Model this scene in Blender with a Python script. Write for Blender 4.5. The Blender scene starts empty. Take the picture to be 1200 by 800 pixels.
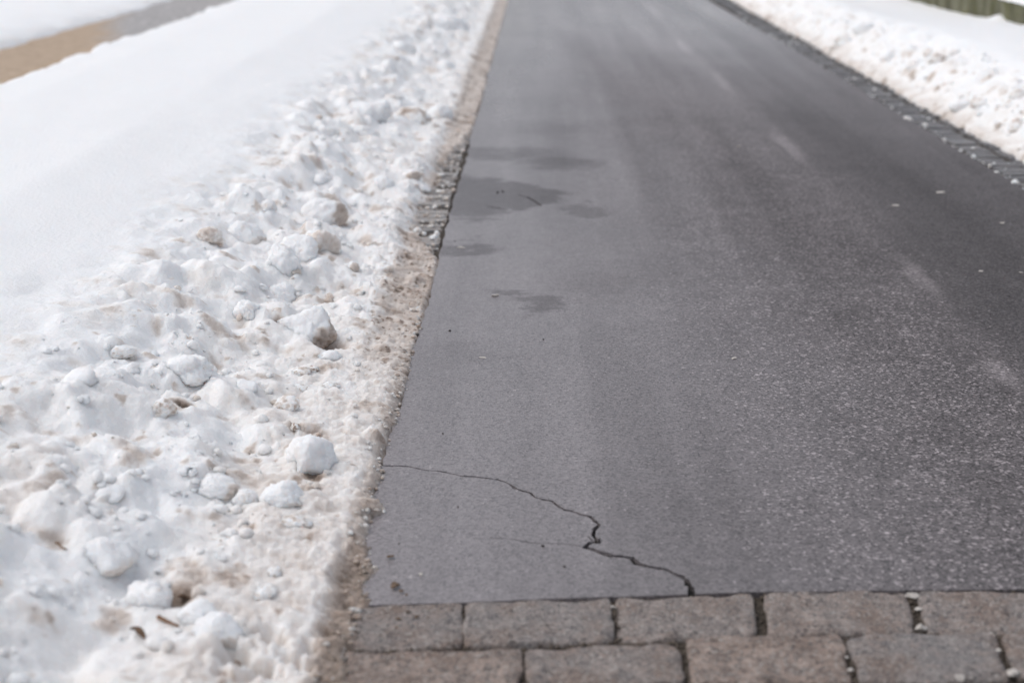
import bpy, bmesh, math, random, re
import numpy as np
from mathutils import Vector, Matrix
from mathutils.geometry import delaunay_2d_cdt

random.seed(7)
RNG = np.random.default_rng(11)
R = math.radians
SC = bpy.context.scene
COL = SC.collection

# ------------------------------------------------------------------ camera
PITCH, YAW, CAM_H = R(17.16), R(0.933), 1.40
cam_d = bpy.data.cameras.new("camera")
cam = bpy.data.objects.new("camera", cam_d)
COL.objects.link(cam)
cam.location = (0, 0, CAM_H)
cam.rotation_euler = (math.pi / 2 - PITCH, 0, YAW)
cam_d.sensor_width = 36.0
cam_d.lens = 51.0
cam_d.clip_start = 0.05
cam_d.clip_end = 2000.0
cam_d.dof.use_dof = True
cam_d.dof.focus_distance = 4.25
cam_d.dof.aperture_fstop = 2.1
cam_d.dof.aperture_blades = 9
SC.camera = cam

# ------------------------------------------------------------------ world, sun, exposure (overcast)
SUN_EL, SUN_AZ = R(58), R(-88)          # azimuth from +Y towards +X
world = bpy.data.worlds.new("World")
SC.world = world
world.use_nodes = True
wn, wl = world.node_tree.nodes, world.node_tree.links
wn.clear()
sky = wn.new("ShaderNodeTexSky")
sky.sky_type = 'NISHITA'
sky.sun_disc = False
sky.sun_elevation = SUN_EL
sky.sun_rotation = SUN_AZ
sky.air_density = 1.0
sky.dust_density = 3.0
sky.ozone_density = 1.0
hsv = wn.new("ShaderNodeHueSaturation")
hsv.inputs['Saturation'].default_value = 0.42
bg = wn.new("ShaderNodeBackground")
bg.inputs['Strength'].default_value = 0.15
wo = wn.new("ShaderNodeOutputWorld")
wl.new(sky.outputs[0], hsv.inputs['Color'])
wl.new(hsv.outputs[0], bg.inputs['Color'])
wl.new(bg.outputs[0], wo.inputs['Surface'])

sun_d = bpy.data.lights.new("sun", 'SUN')
sun_d.energy = 0.5
sun_d.angle = R(60)
sun_d.color = (1.0, 0.97, 0.93)
sun = bpy.data.objects.new("sun", sun_d)
COL.objects.link(sun)
sd = Vector((math.sin(SUN_AZ) * math.cos(SUN_EL), math.cos(SUN_AZ) * math.cos(SUN_EL), math.sin(SUN_EL)))
sun.rotation_euler = sd.to_track_quat('Z', 'Y').to_euler()
sun.location = (-6, 4, 9)

SC.view_settings.view_transform = 'Standard'
SC.view_settings.look = 'None'
SC.view_settings.exposure = 0.12
SC.view_settings.gamma = 1.0
SC.view_settings.use_curve_mapping = False

# ------------------------------------------------------------------ helpers
CM = cam.rotation_euler.to_matrix()
F_PX = 1700.0


def ray(px, py):
    return (CM @ Vector(((px - 600) / F_PX, -(py - 400) / F_PX, -1.0))).normalized()


def P(px, py, z=0.0):
    """point of the place seen at a pixel of the 1200x800 photograph, on the level z"""
    d = ray(px, py)
    t = (z - CAM_H) / d.z
    return (d.x * t, d.y * t)


def ppm(y):
    """pixels per metre at forward distance y (ground)"""
    return F_PX / (y * math.cos(PITCH) + CAM_H * math.sin(PITCH))


def _h(ix, iy, s):
    with np.errstate(over='ignore'):
        n = (ix.astype(np.int64) * 374761393 + iy.astype(np.int64) * 668265263 + s * 1274126177) & 0xffffffff
        n = ((n ^ (n >> 13)) * 1103515245) & 0xffffffff
        n = (n ^ (n >> 16)) & 0xffffffff
        n = (n * 2246822519) & 0xffffffff
        n = n ^ (n >> 15)
    return n.astype(np.float64) / 4294967296.0


def rnd(ix, iy, s=0):
    return _h(ix, iy, s)


def perlin(x, y, s=0):
    x = np.asarray(x, float); y = np.asarray(y, float)
    xi = np.floor(x).astype(np.int64); yi = np.floor(y).astype(np.int64)
    xf = x - xi; yf = y - yi
    u = xf * xf * xf * (xf * (xf * 6 - 15) + 10)
    v = yf * yf * yf * (yf * (yf * 6 - 15) + 10)

    def g(i, j):
        a = rnd(xi + i, yi + j, s) * 2 * math.pi
        return np.cos(a) * (xf - i) + np.sin(a) * (yf - j)
    a = g(0, 0) * (1 - u) + g(1, 0) * u
    b = g(0, 1) * (1 - u) + g(1, 1) * u
    return (a * (1 - v) + b * v) * 1.5


def fbm(x, y, s=0, o=4, g=0.5):
    t = 0; a = 1.0; n = 0
    for k in range(o):
        t = t + a * perlin(x * 2 ** k + 17.3 * k, y * 2 ** k - 9.1 * k, s + k)
        n += a; a *= g
    return t / n


def caps(x, y, s, rmin, rmax, prob):
    """half-buried round lumps: height of the tallest cap over each point (cell size 1)"""
    xi = np.floor(x).astype(np.int64); yi = np.floor(y).astype(np.int64)
    out = np.zeros_like(x)
    for i in (-1, 0, 1):
        for j in (-1, 0, 1):
            cx = xi + i; cy = yi + j
            px = cx + rnd(cx, cy, s); py = cy + rnd(cx, cy, s + 1)
            r = rmin + (rmax - rmin) * rnd(cx, cy, s + 2) ** 2
            on = rnd(cx, cy, s + 3) < prob
            st = 0.7 + 0.6 * rnd(cx, cy, s + 4)
            dx = (x - px) * st; dy = (y - py) / st
            h = r * np.maximum(0, 1 - (dx * dx + dy * dy) / (r * r)) ** 0.85 * (0.5 + 0.6 * rnd(cx, cy, s + 5))
            out = np.maximum(out, np.where(on, h, 0))
    return out


def smooth(a, b, x):
    t = np.clip((np.asarray(x, float) - a) / (b - a), 0, 1)
    return t * t * (3 - 2 * t)


def vnoise3(p, s=0):
    """value noise on an (n,3) array, about -1..1"""
    pi = np.floor(p).astype(np.int64); pf = p - pi
    w = pf * pf * (3 - 2 * pf)
    t = 0
    for i in (0, 1):
        for j in (0, 1):
            for k in (0, 1):
                hv = rnd(pi[:, 0] + i, (pi[:, 1] + j) * 57 + (pi[:, 2] + k) * 7919, s)
                t = t + hv * (w[:, 0] if i else 1 - w[:, 0]) * (w[:, 1] if j else 1 - w[:, 1]) * (w[:, 2] if k else 1 - w[:, 2])
    return t * 2 - 1


def mesh_np(name, verts, faces, smooth_shade=True, attrs=None):
    """faces: (n,3) or (n,4) array"""
    verts = np.asarray(verts, np.float32); faces = np.asarray(faces, np.int32)
    me = bpy.data.meshes.new(name)
    n, k = faces.shape
    me.vertices.add(len(verts)); me.vertices.foreach_set('co', verts.ravel())
    me.loops.add(n * k); me.loops.foreach_set('vertex_index', faces.ravel())
    me.polygons.add(n)
    me.polygons.foreach_set('loop_start', np.arange(0, n * k, k, dtype=np.int32))
    me.polygons.foreach_set('loop_total', np.full(n, k, np.int32))
    me.polygons.foreach_set('use_smooth', np.full(n, smooth_shade, bool))
    me.update(calc_edges=True)
    for an, av in (attrs or {}).items():
        at = me.attributes.new(an, 'FLOAT', 'POINT')
        at.data.foreach_set('value', np.asarray(av, np.float32))
    return me


def link(name, me, mat=None, parent=None):
    o = bpy.data.objects.new(name, me)
    COL.objects.link(o)
    if mat and not me.materials:
        me.materials.append(mat)
    if parent:
        o.parent = parent
    return o


def tag(o, label=None, cat=None, group=None, kind=None):
    if label: o['label'] = label
    if cat: o['category'] = cat
    if group: o['group'] = group
    if kind: o['kind'] = kind
    return o


def grid_mesh(name, xs, ys, hf, df):
    X, Y = np.meshgrid(xs, ys)
    x = X.ravel(); y = Y.ravel()
    z = hf(x, y)
    d = df(x, y)
    nx, ny = len(xs), len(ys)
    i = (np.arange(ny - 1)[:, None] * nx + np.arange(nx - 1)[None, :]).ravel()
    faces = np.stack([i, i + 1, i + nx + 1, i + nx], 1)
    return mesh_np(name, np.stack([x, y, z], 1), faces, True, {'dirt': d})


# ------------------------------------------------------------------ materials
class NT:
    def __init__(self, name):
        self.m = bpy.data.materials.new(name); self.m.use_nodes = True
        self.n = self.m.node_tree.nodes; self.l = self.m.node_tree.links
        self.b = self.n['Principled BSDF']
        self.geo = self.n.new('ShaderNodeNewGeometry')
        self.pos = self.geo.outputs['Position']

    def set(self, inp, v):
        if isinstance(v, bpy.types.NodeSocket): self.l.new(v, inp)
        elif isinstance(v, (tuple, list)) and len(v) == 3 and inp.type == 'RGBA': inp.default_value = (*v, 1)
        else: inp.default_value = v

    def math(self, op, a, b=0.0, clamp=False):
        n = self.n.new('ShaderNodeMath'); n.operation = op; n.use_clamp = clamp
        self.set(n.inputs[0], a); self.set(n.inputs[1], b)
        return n.outputs[0]

    def mapping(self, scale=(1, 1, 1), loc=(0, 0, 0), src=None):
        n = self.n.new('ShaderNodeMapping')
        self.l.new(src or self.pos, n.inputs['Vector'])
        n.inputs['Scale'].default_value = scale; n.inputs['Location'].default_value = loc
        return n.outputs[0]

    def noise(self, scale, detail=3, rough=0.5, vec=None, dist=0.0):
        n = self.n.new('ShaderNodeTexNoise')
        self.l.new(vec or self.pos, n.inputs['Vector'])
        n.inputs['Scale'].default_value = scale; n.inputs['Detail'].default_value = detail
        n.inputs['Roughness'].default_value = rough; n.inputs['Distortion'].default_value = dist
        return n.outputs['Fac']

    def voronoi(self, scale, vec=None, feature='F1', rnd=1.0):
        n = self.n.new('ShaderNodeTexVoronoi'); n.feature = feature
        self.l.new(vec or self.pos, n.inputs['Vector'])
        n.inputs['Scale'].default_value = scale
        n.inputs['Randomness'].default_value = rnd
        return n

    def range(self, v, a, b, c=0.0, d=1.0, sm=True):
        n = self.n.new('ShaderNodeMapRange'); n.interpolation_type = 'SMOOTHSTEP' if sm else 'LINEAR'
        self.set(n.inputs['Value'], v)
        for k, q in zip(('From Min', 'From Max', 'To Min', 'To Max'), (a, b, c, d)): self.set(n.inputs[k], q)
        return n.outputs['Result']

    def mix(self, f, a, b, mode='MIX'):
        n = self.n.new('ShaderNodeMix'); n.data_type = 'RGBA'; n.blend_type = mode
        self.set(n.inputs[0], f); self.set(n.inputs[6], a); self.set(n.inputs[7], b)
        return n.outputs[2]

    def ramp(self, f, stops):
        n = self.n.new('ShaderNodeValToRGB')
        e = n.color_ramp.elements
        while len(e) < len(stops): e.new(0.5)
        for el, (p, c) in zip(e, stops): el.position = p; el.color = (*c, 1)
        self.set(n.inputs[0], f)
        return n.outputs[0]

    def xyz(self):
        n = self.n.new('ShaderNodeSeparateXYZ'); self.l.new(self.pos, n.inputs[0])
        return n.outputs

    def attr(self, name):
        n = self.n.new('ShaderNodeAttribute'); n.attribute_name = name
        return n.outputs['Fac']

    def bump(self, h, strength, dist, prev=None):
        n = self.n.new('ShaderNodeBump')
        n.inputs['Strength'].default_value = strength; n.inputs['Distance'].default_value = dist
        self.l.new(h, n.inputs['Height'])
        if prev: self.l.new(prev, n.inputs['Normal'])
        self.l.new(n.outputs[0], self.b.inputs['Normal'])
        return n.outputs[0]

    def out(self, **kw):
        for k, v in kw.items(): self.set(self.b.inputs[k.replace('_', ' ')], v)
        return self.m


def snow_material():
    t = NT('snow')
    d = t.attr('dirt')
    n1 = t.noise(45, 4, 0.65)
    n2 = t.noise(210, 2, 0.6)
    grain = t.math('SUBTRACT', t.math('ADD', n1, t.math('MULTIPLY', n2, 0.7)), 0.85)
    amt = t.math('ADD', 0.25, t.math('MULTIPLY', d, 1.1))
    f = t.math('ADD', d, t.math('MULTIPLY', t.math('MULTIPLY', grain, d), amt), True)
    col = t.ramp(f, [(0.0, (0.95, 0.95, 0.955)), (0.14, (0.90, 0.875, 0.85)), (0.34, (0.66, 0.59, 0.535)),
                     (0.6, (0.41, 0.335, 0.285)), (1.0, (0.17, 0.13, 0.10))])
    t.bump(t.math('ADD', t.noise(70, 4, 0.6), t.math('MULTIPLY', n2, 0.35)), 0.75, 0.009)
    t.b.inputs['Subsurface Radius'].default_value = (1.0, 0.9, 0.85)
    return t.out(Base_Color=col, Roughness=0.75, Specular_IOR_Level=0.2, Subsurface_Weight=1.0, Subsurface_Scale=0.027)


def asphalt_material():
    t = NT('asphalt')
    x, y, _ = t.xyz()
    warp = t.noise(0.9, 3, 0.6)
    xw = t.math('ADD', x, t.math('MULTIPLY', t.math('SUBTRACT', warp, 0.5), 0.5))
    # worn, gritty band right of the middle, fading with distance; right side painted darker for duller sky reflection
    band = t.math('MULTIPLY', t.range(xw, 0.35, 0.85), t.range(xw, 1.30, 1.62, 1.0, 0.0))
    band = t.math('MULTIPLY', band, t.range(y, 5.5, 14.0, 1.0, 0.35))
    right = t.range(xw, 1.15, 2.0)
    sheen = t.range(xw, 1.45, -0.40)  # mask of the sky sheen, used for colour as well as gloss
    sheen = t.math('MAXIMUM', sheen, t.math('MULTIPLY', t.range(y, 5.0, 18.0), 0.82))
    wn_ = t.math('SUBTRACT', t.noise(3.0, 6, 0.7, t.mapping((0.9, 1.3, 1))), 0.5)
    wn2 = t.math('SUBTRACT', t.noise(7.0, 4, 0.65, t.mapping((1, 0.5, 1), (9, 4, 2))), 0.5)
    dampall = None
    # centre, half axes (pixels of the photo, laid on the ground), strength, edge softness
    for cx, cy, hx, hy, k, soft in [(582, 231, 84, 27, 0.95, 0.16), (684, 246, 28, 6, 0.6, 0.3), (590, 180, 66, 7, 0.75, 0.6), (655, 191, 44, 9, 0.8, 0.6),
                                    (546, 291, 34, 6, 0.85, 0.5), (634, 357, 36, 8, 0.8, 0.6), (596, 345, 26, 5, 0.7, 0.6), (640, 150, 60, 8, 0.4, 0.7), (700, 330, 60, 10, 0.3, 0.8), (560, 420, 70, 9, 0.3, 0.8)]:
        c = P(cx, cy); e = P(cx + hx, cy); f0_ = P(cx, cy - hy); f1_ = P(cx, cy + hy)
        ax, ay = e[0] - c[0], (f0_[1] - f1_[1]) / 2
        ex = t.math('MULTIPLY', t.math('SUBTRACT', t.math('ADD', x, t.math('MULTIPLY', wn2, 0.25)), c[0]), 1 / ax)
        ey = t.math('MULTIPLY', t.math('SUBTRACT', t.math('ADD', y, t.math('MULTIPLY', wn_, 0.9)), (f0_[1] + f1_[1]) / 2), 1 / ay)
        if hx > 80: ey = t.math('DIVIDE', ey, t.range(ex, -1.0, 1.0, 1.35, 0.30, False))
        r = t.math('SQRT', t.math('ADD', t.math('MULTIPLY', ex, ex), t.math('MULTIPLY', ey, ey)))
        m = t.math('MULTIPLY', t.range(r, 1.0 - soft, 1.0 + soft, 1.0, 0.0), k)
        dampall = m if dampall is None else t.math('MAXIMUM', dampall, m)
    # aggregate
    v = t.voronoi(170)
    cell = t.n.new('ShaderNodeSeparateColor'); t.l.new(v.outputs['Color'], cell.inputs[0])
    r1, r2 = cell.outputs[0], cell.outputs[1]
    v2 = t.voronoi(125, t.mapping((1, 1, 1), (1.3, 4.7, 2.0)))
    c2 = t.n.new('ShaderNodeSeparateColor'); t.l.new(v2.outputs['Color'], c2.inputs[0])
    tone = t.math('ADD', t.math('MULTIPLY', r1, 0.085), t.math('MULTIPLY', t.noise(4.0, 5, 0.65), 0.035))
    base = t.math('ADD', t.math('ADD', 0.036, t.math('ADD', t.math('MULTIPLY', sheen, 0.130), t.math('MULTIPLY', t.range(y, 6.0, 18.0), 0.07))), tone)  # sky sheen painted into the colour: paler to the left and far off
    pits = t.math('MULTIPLY', t.math('LESS_THAN', cell.outputs[2], 0.20), t.range(sheen, 0.0, 1.0, 0.55, 0.30))
    base = t.math('MULTIPLY', base, t.math('SUBTRACT', 1.0, pits))
    patchy = t.noise(7, 4, 0.7)
    thr = t.math('SUBTRACT', 0.985, t.math('MULTIPLY', t.math('MULTIPLY', band, t.range(patchy, 0.3, 0.7)), 0.26))
    fleck = t.math('MULTIPLY', t.math('GREATER_THAN', r2, thr), t.range(c2.outputs[2], 0.0, 1.0, 0.3, 1.0))
    thr2 = t.math('SUBTRACT', 1.0, t.math('MULTIPLY', band, 0.08))
    fleck2 = t.math('GREATER_THAN', c2.outputs[0], thr2)
    base = t.math('ADD', base, t.math('MULTIPLY', fleck, 0.15))
    base = t.math('ADD', base, t.math('MULTIPLY', fleck2, 0.17))
    base = t.math('ADD', base, t.math('MULTIPLY', band, 0.004))
    # dried salt smears on a line
    sm = None
    swx = t.math('ADD', x, t.math('MULTIPLY', t.math('SUBTRACT', t.noise(4, 3), 0.5), 0.10))
    for cx, cy, rx, ry in [(924, 172, 0.055, 0.62), (1076, 322, 0.050, 0.36), (845, 95, 0.05, 0.75), (1172, 436, 0.045, 0.16), (800, 55, 0.05, 0.9), (768, 15, 0.05, 1.2)]:
        c = P(cx, cy)
        ex = t.math('MULTIPLY', t.math('SUBTRACT', swx, c[0]), 1 / rx); ey = t.math('MULTIPLY', t.math('SUBTRACT', y, c[1]), 1 / ry)
        m = t.range(t.math('SQRT', t.math('ADD', t.math('MULTIPLY', ex, ex), t.math('MULTIPLY', ey, ey))), 0.2, 1.3, 1.0, 0.0)
        sm = m if sm is None else t.math('MAXIMUM', sm, m)
    sm2 = t.math('MULTIPLY', t.range(t.math('ABSOLUTE', t.math('SUBTRACT', x, 1.44)), 0.0, 0.12, 1.0, 0.0), 0.15)
    sm = t.math('MULTIPLY', t.math('ADD', t.math('MULTIPLY', sm, 0.9), sm2, True), t.range(t.noise(60, 3, 0.7), 0.3, 0.62))
    base = t.math('ADD', base, t.math('MULTIPLY', sm, 0.14))
    lanes = t.noise(1.0, 4, 0.55, t.mapping((3.6, 0.16, 1), (0.7, 0.2, 0)))
    mott = t.noise(1.3, 5, 0.65, t.mapping((1, 0.6, 1), (4, 1, 0)))
    base = t.math('MULTIPLY', base, t.range(lanes, 0.28, 0.72, 0.80, 1.20, False))
    base = t.math('MULTIPLY', base, t.range(mott, 0.28, 0.72, 0.86, 1.14, False))
    # right side darkened as weaker sky reflection; damp patches are darker too
    base = t.math('MULTIPLY', base, t.range(right, 0.0, 1.0, 1.0, 0.86))
    base = t.math('MULTIPLY', base, t.range(dampall, 0.0, 1.0, 1.0, 0.58))
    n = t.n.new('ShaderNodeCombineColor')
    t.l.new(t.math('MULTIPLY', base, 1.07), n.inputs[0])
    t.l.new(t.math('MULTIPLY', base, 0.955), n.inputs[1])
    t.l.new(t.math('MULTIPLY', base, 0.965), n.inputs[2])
    rough = t.math('SUBTRACT', 0.66, t.math('MULTIPLY', sheen, 0.33))
    spec = t.math('ADD', 0.22, t.math('MULTIPLY', sheen, 0.70))
    spec = t.math('MULTIPLY', spec, t.range(dampall, 0.0, 1.0, 1.0, 0.62))
    rough = t.math('ADD', rough, t.math('MULTIPLY', t.math('SUBTRACT', t.noise(12, 4, 0.6), 0.5), 0.16))
    rough = t.math('ADD', rough, t.math('MULTIPLY', dampall, 0.10))
    rough = t.math('ADD', rough, t.math('MULTIPLY', t.math('SUBTRACT', 0.5, lanes), 0.22))
    rough = t.math('SUBTRACT', rough, t.math('MULTIPLY', t.math('MULTIPLY', sheen, t.range(y, 5.0, 18.0)), 0.17))
    b1 = t.bump(t.math('ADD', v.outputs['Distance'], t.math('MULTIPLY', t.noise(330, 2), 0.6)), 0.5, 0.0024)
    t.bump(t.noise(22, 3, 0.6), 0.25, 0.006, b1)
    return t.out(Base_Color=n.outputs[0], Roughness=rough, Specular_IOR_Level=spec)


def plain(name, lo, hi, scale=30, rough=0.8, bump=0.4, bdist=0.004, spec=0.3):
    t = NT(name)
    f = t.noise(scale, 5, 0.65)
    col = t.mix(t.range(f, 0.3, 0.7), lo, hi)
    t.bump(t.noise(scale * 3, 4, 0.65), bump, bdist)
    return t.out(Base_Color=col, Roughness=rough, Specular_IOR_Level=spec)


def stone_material():
    t = NT('granite')
    oi = t.n.new('ShaderNodeObjectInfo')
    rn = oi.outputs['Random']
    f = t.noise(26, 6, 0.75)
    col = t.mix(t.range(f, 0.32, 0.68), (0.145, 0.114, 0.098), (0.46, 0.36, 0.305))
    col = t.mix(t.range(rn, 0.35, 1.0, 0.0, 0.6), col, (0.235, 0.232, 0.235))
    brown = t.range(t.noise(7, 5, 0.7, t.mapping((1, 1, 1), (2, 8, 4))), 0.42, 0.66)
    col = t.mix(t.math('MULTIPLY', brown, 0.7), col, (0.215, 0.152, 0.118))
    red = t.range(t.noise(60, 3, 0.6, t.mapping((1, 1, 1), (5, 2, 1))), 0.60, 0.72)
    col = t.mix(t.math('MULTIPLY', red, 0.55), col, (0.34, 0.235, 0.19))
    v = t.voronoi(230)
    cc = t.n.new('ShaderNodeSeparateColor'); t.l.new(v.outputs['Color'], cc.inputs[0])
    col = t.mix(t.math('MULTIPLY', t.math('GREATER_THAN', cc.outputs[0], 0.86), 0.7), col, (0.42, 0.39, 0.36))
    col = t.mix(t.math('MULTIPLY', t.math('GREATER_THAN', cc.outputs[1], 0.86), 0.7), col, (0.06, 0.058, 0.06))
    pit = t.range(t.noise(85, 3, 0.6, t.mapping((0.6, 1, 1), (1, 7, 3))), 0.62, 0.72)
    col = t.mix(t.math('MULTIPLY', pit, 0.7), col, (0.07, 0.058, 0.05))
    b = t.bump(t.math('SUBTRACT', t.noise(55, 5, 0.7), t.math('MULTIPLY', pit, 0.5)), 0.9, 0.013)
    t.bump(v.outputs['Distance'], 0.3, 0.003, b)
    return t.out(Base_Color=col, Roughness=0.62, Specular_IOR_Level=0.4)


def brick_material(name, lo, hi, dirt, amt):
    t = NT(name)
    oi = t.n.new('ShaderNodeObjectInfo')
    col = t.mix(oi.outputs['Random'], lo, hi)
    col = t.mix(t.math('MULTIPLY', t.range(t.noise(40, 4, 0.7), 0.42, 0.66), amt), col, dirt)
    t.bump(t.noise(90, 4, 0.7), 0.6, 0.004)
    return t.out(Base_Color=col, Roughness=0.5, Specular_IOR_Level=0.5)


def sand_path_material():
    t = NT('sandy path')
    x, y, _ = t.xyz()
    w = t.math('MULTIPLY', t.math('SUBTRACT', t.noise(1.6, 4, 0.6), 0.5), 0.5)
    xw = t.math('ADD', x, w)
    grey = t.math('MULTIPLY', t.range(t.math('ADD', xw, t.math('MULTIPLY', t.math('SUBTRACT', y, 15.5), 0.24)), -4.75, -4.25, 0.0, 1.0), t.range(y, 13.5, 15.5))
    grey2 = t.range(t.math('ADD', y, t.math('MULTIPLY', w, 3.0)), 16.8, 19.8)
    g = t.math('MAXIMUM', grey, grey2)
    sand = t.mix(t.range(t.noise(9, 5, 0.7), 0.3, 0.7), (0.40, 0.295, 0.205), (0.56, 0.435, 0.325))
    slush = t.mix(t.range(t.noise(14, 5, 0.7), 0.35, 0.65), (0.26, 0.245, 0.24), (0.58, 0.56, 0.55))
    col = t.mix(g, sand, slush)
    edge = t.range(xw, -4.98, -5.12)
    col = t.mix(t.math('MULTIPLY', edge, 0.7), col, (0.62, 0.58, 0.54))
    t.bump(t.noise(35, 5, 0.7), 0.6, 0.02)
    return t.out(Base_Color=col, Roughness=0.8, Specular_IOR_Level=0.25)


def wall_material():
    t = NT('mossy concrete')
    streak = t.noise(1, 5, 0.65, t.mapping((4.5, 4.5, 2.2)))
    col = t.mix(t.range(streak, 0.35, 0.68), (0.070, 0.068, 0.040), (0.215, 0.21, 0.150))
    moss = t.range(t.noise(5, 5, 0.7), 0.45, 0.65)
    col = t.mix(t.math('MULTIPLY', moss, 0.6), col, (0.115, 0.115, 0.040))
    t.bump(t.noise(40, 5, 0.7), 0.6, 0.01)
    return t.out(Base_Color=col, Roughness=0.85, Specular_IOR_Level=0.2)


M_SNOW = snow_material()
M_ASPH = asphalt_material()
M_STONE = stone_material()
M_BRICK = brick_material('gutter brick', (0.085, 0.085, 0.092), (0.185, 0.182, 0.185), (0.25, 0.23, 0.22), 0.9)
M_BRICK_PALE = brick_material('pale gutter brick', (0.17, 0.165, 0.165), (0.36, 0.35, 0.345), (0.36, 0.29, 0.235), 0.9)
M_PATH = sand_path_material()
M_WALL = wall_material()
M_JOINT = plain('joint dirt', (0.030, 0.024, 0.018), (0.095, 0.078, 0.062), 60, 0.9)
M_JGRIT = plain('joint grit', (0.045, 0.034, 0.026), (0.20, 0.165, 0.135), 220, 0.9)
M_CRACK = plain('crack dirt', (0.010, 0.010, 0.010), (0.025, 0.022, 0.020), 80, 0.9)
M_TWIG = plain('twig bark', (0.16, 0.085, 0.045), (0.27, 0.16, 0.095), 120, 0.8)
M_LEAF = plain('dead leaf', (0.13, 0.075, 0.045), (0.22, 0.14, 0.09), 60, 0.8)
M_GRIT = plain('pale grit', (0.44, 0.40, 0.36), (0.62, 0.58, 0.54), 90, 0.7)
M_DARK = plain('dark grit', (0.025, 0.022, 0.02), (0.06, 0.05, 0.045), 90, 0.7)
M_MUD = plain('brown mud', (0.085, 0.055, 0.035), (0.19, 0.13, 0.09), 90, 0.7)

# ------------------------------------------------------------------ snow height and dirt of the place
EDGE_L, EDGE_R, TOE_R = -0.385, 2.42, 2.67
LX = [-20, -5.6, -5.32, -5.12, -5.0, -3.72, -3.56, -3.44, -3.30, -2.9, -1.97, -1.7, -1.40, -1.22, -1.05, -0.88, -0.76, -0.66, -0.56]
LZ = [0.16, 0.10, 0.075, 0.03, -0.05, -0.05, 0.10, 0.22, 0.265, 0.300, 0.318, 0.290, 0.258, 0.24, 0.195, 0.135, 0.095, 0.075, 0.066]
SX = np.linspace(-20, -0.56, 4000)
_k = np.exp(-np.linspace(-2.5, 2.5, 25) ** 2); _k /= _k.sum()
SZ = np.convolve(np.pad(np.interp(SX, LX, LZ), 12, mode='edge'), _k, mode='valid')


HOLLOWS = []
for _x, _y, _z, _r, _d in [(387, 392, 0.08, 0.055, 0.06), (327, 372, 0.12, 0.022, 0.05), (396, 247, 0.13, 0.035, 0.05), (216, 446, 0.19, 0.025, 0.04), (366, 549, 0.06, 0.03, 0.015), (205, 650, 0.15, 0.035, 0.04), (240, 722, 0.1, 0.02, 0.03)]:
    HOLLOWS.append((*P(_x, _y, _z), _z, _r, _d))


def toe_left(y):
    w = smooth(5.55, 6.15, y) * (1 - smooth(7.4, 9.2, y))
    w = np.maximum(w, 0.75 * smooth(0.18, 0.42, fbm(y * 1.15, y * 0 + 6.6, 13, 3)) * smooth(4.2, 4.8, y) * (1 - smooth(12.5, 13.5, y)))
    base = EDGE_L - 0.002 + 0.010 * perlin(y * 2.3, y * 0 + 3.3, 5) + 0.006 * perlin(y * 11, y * 0 + 8.1, 6) + 0.006 * perlin(y * 38, y * 0 + 2.1, 11)
    near = smooth(4.3, 3.6, y)
    base = base + near * (0.018 * perlin(y * 7, y * 0 + 1.2, 9) - 0.004)
    rag = 0.03 - 0.06 * np.abs(perlin(y * 5, y * 0 + .5, 7)) + 0.05 * perlin(y * 27, y * 0 + .5, 8)
    tg = P(452, 597)
    base = base + 0.045 * np.exp(-((y - tg[1]) / 0.045) ** 2)
    base = base + smooth(3.04, 2.86, y) * (0.050 + 0.03 * perlin(y * 9, y * 0 + 4.4, 12))
    return base - w * (0.135 + rag)


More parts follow.
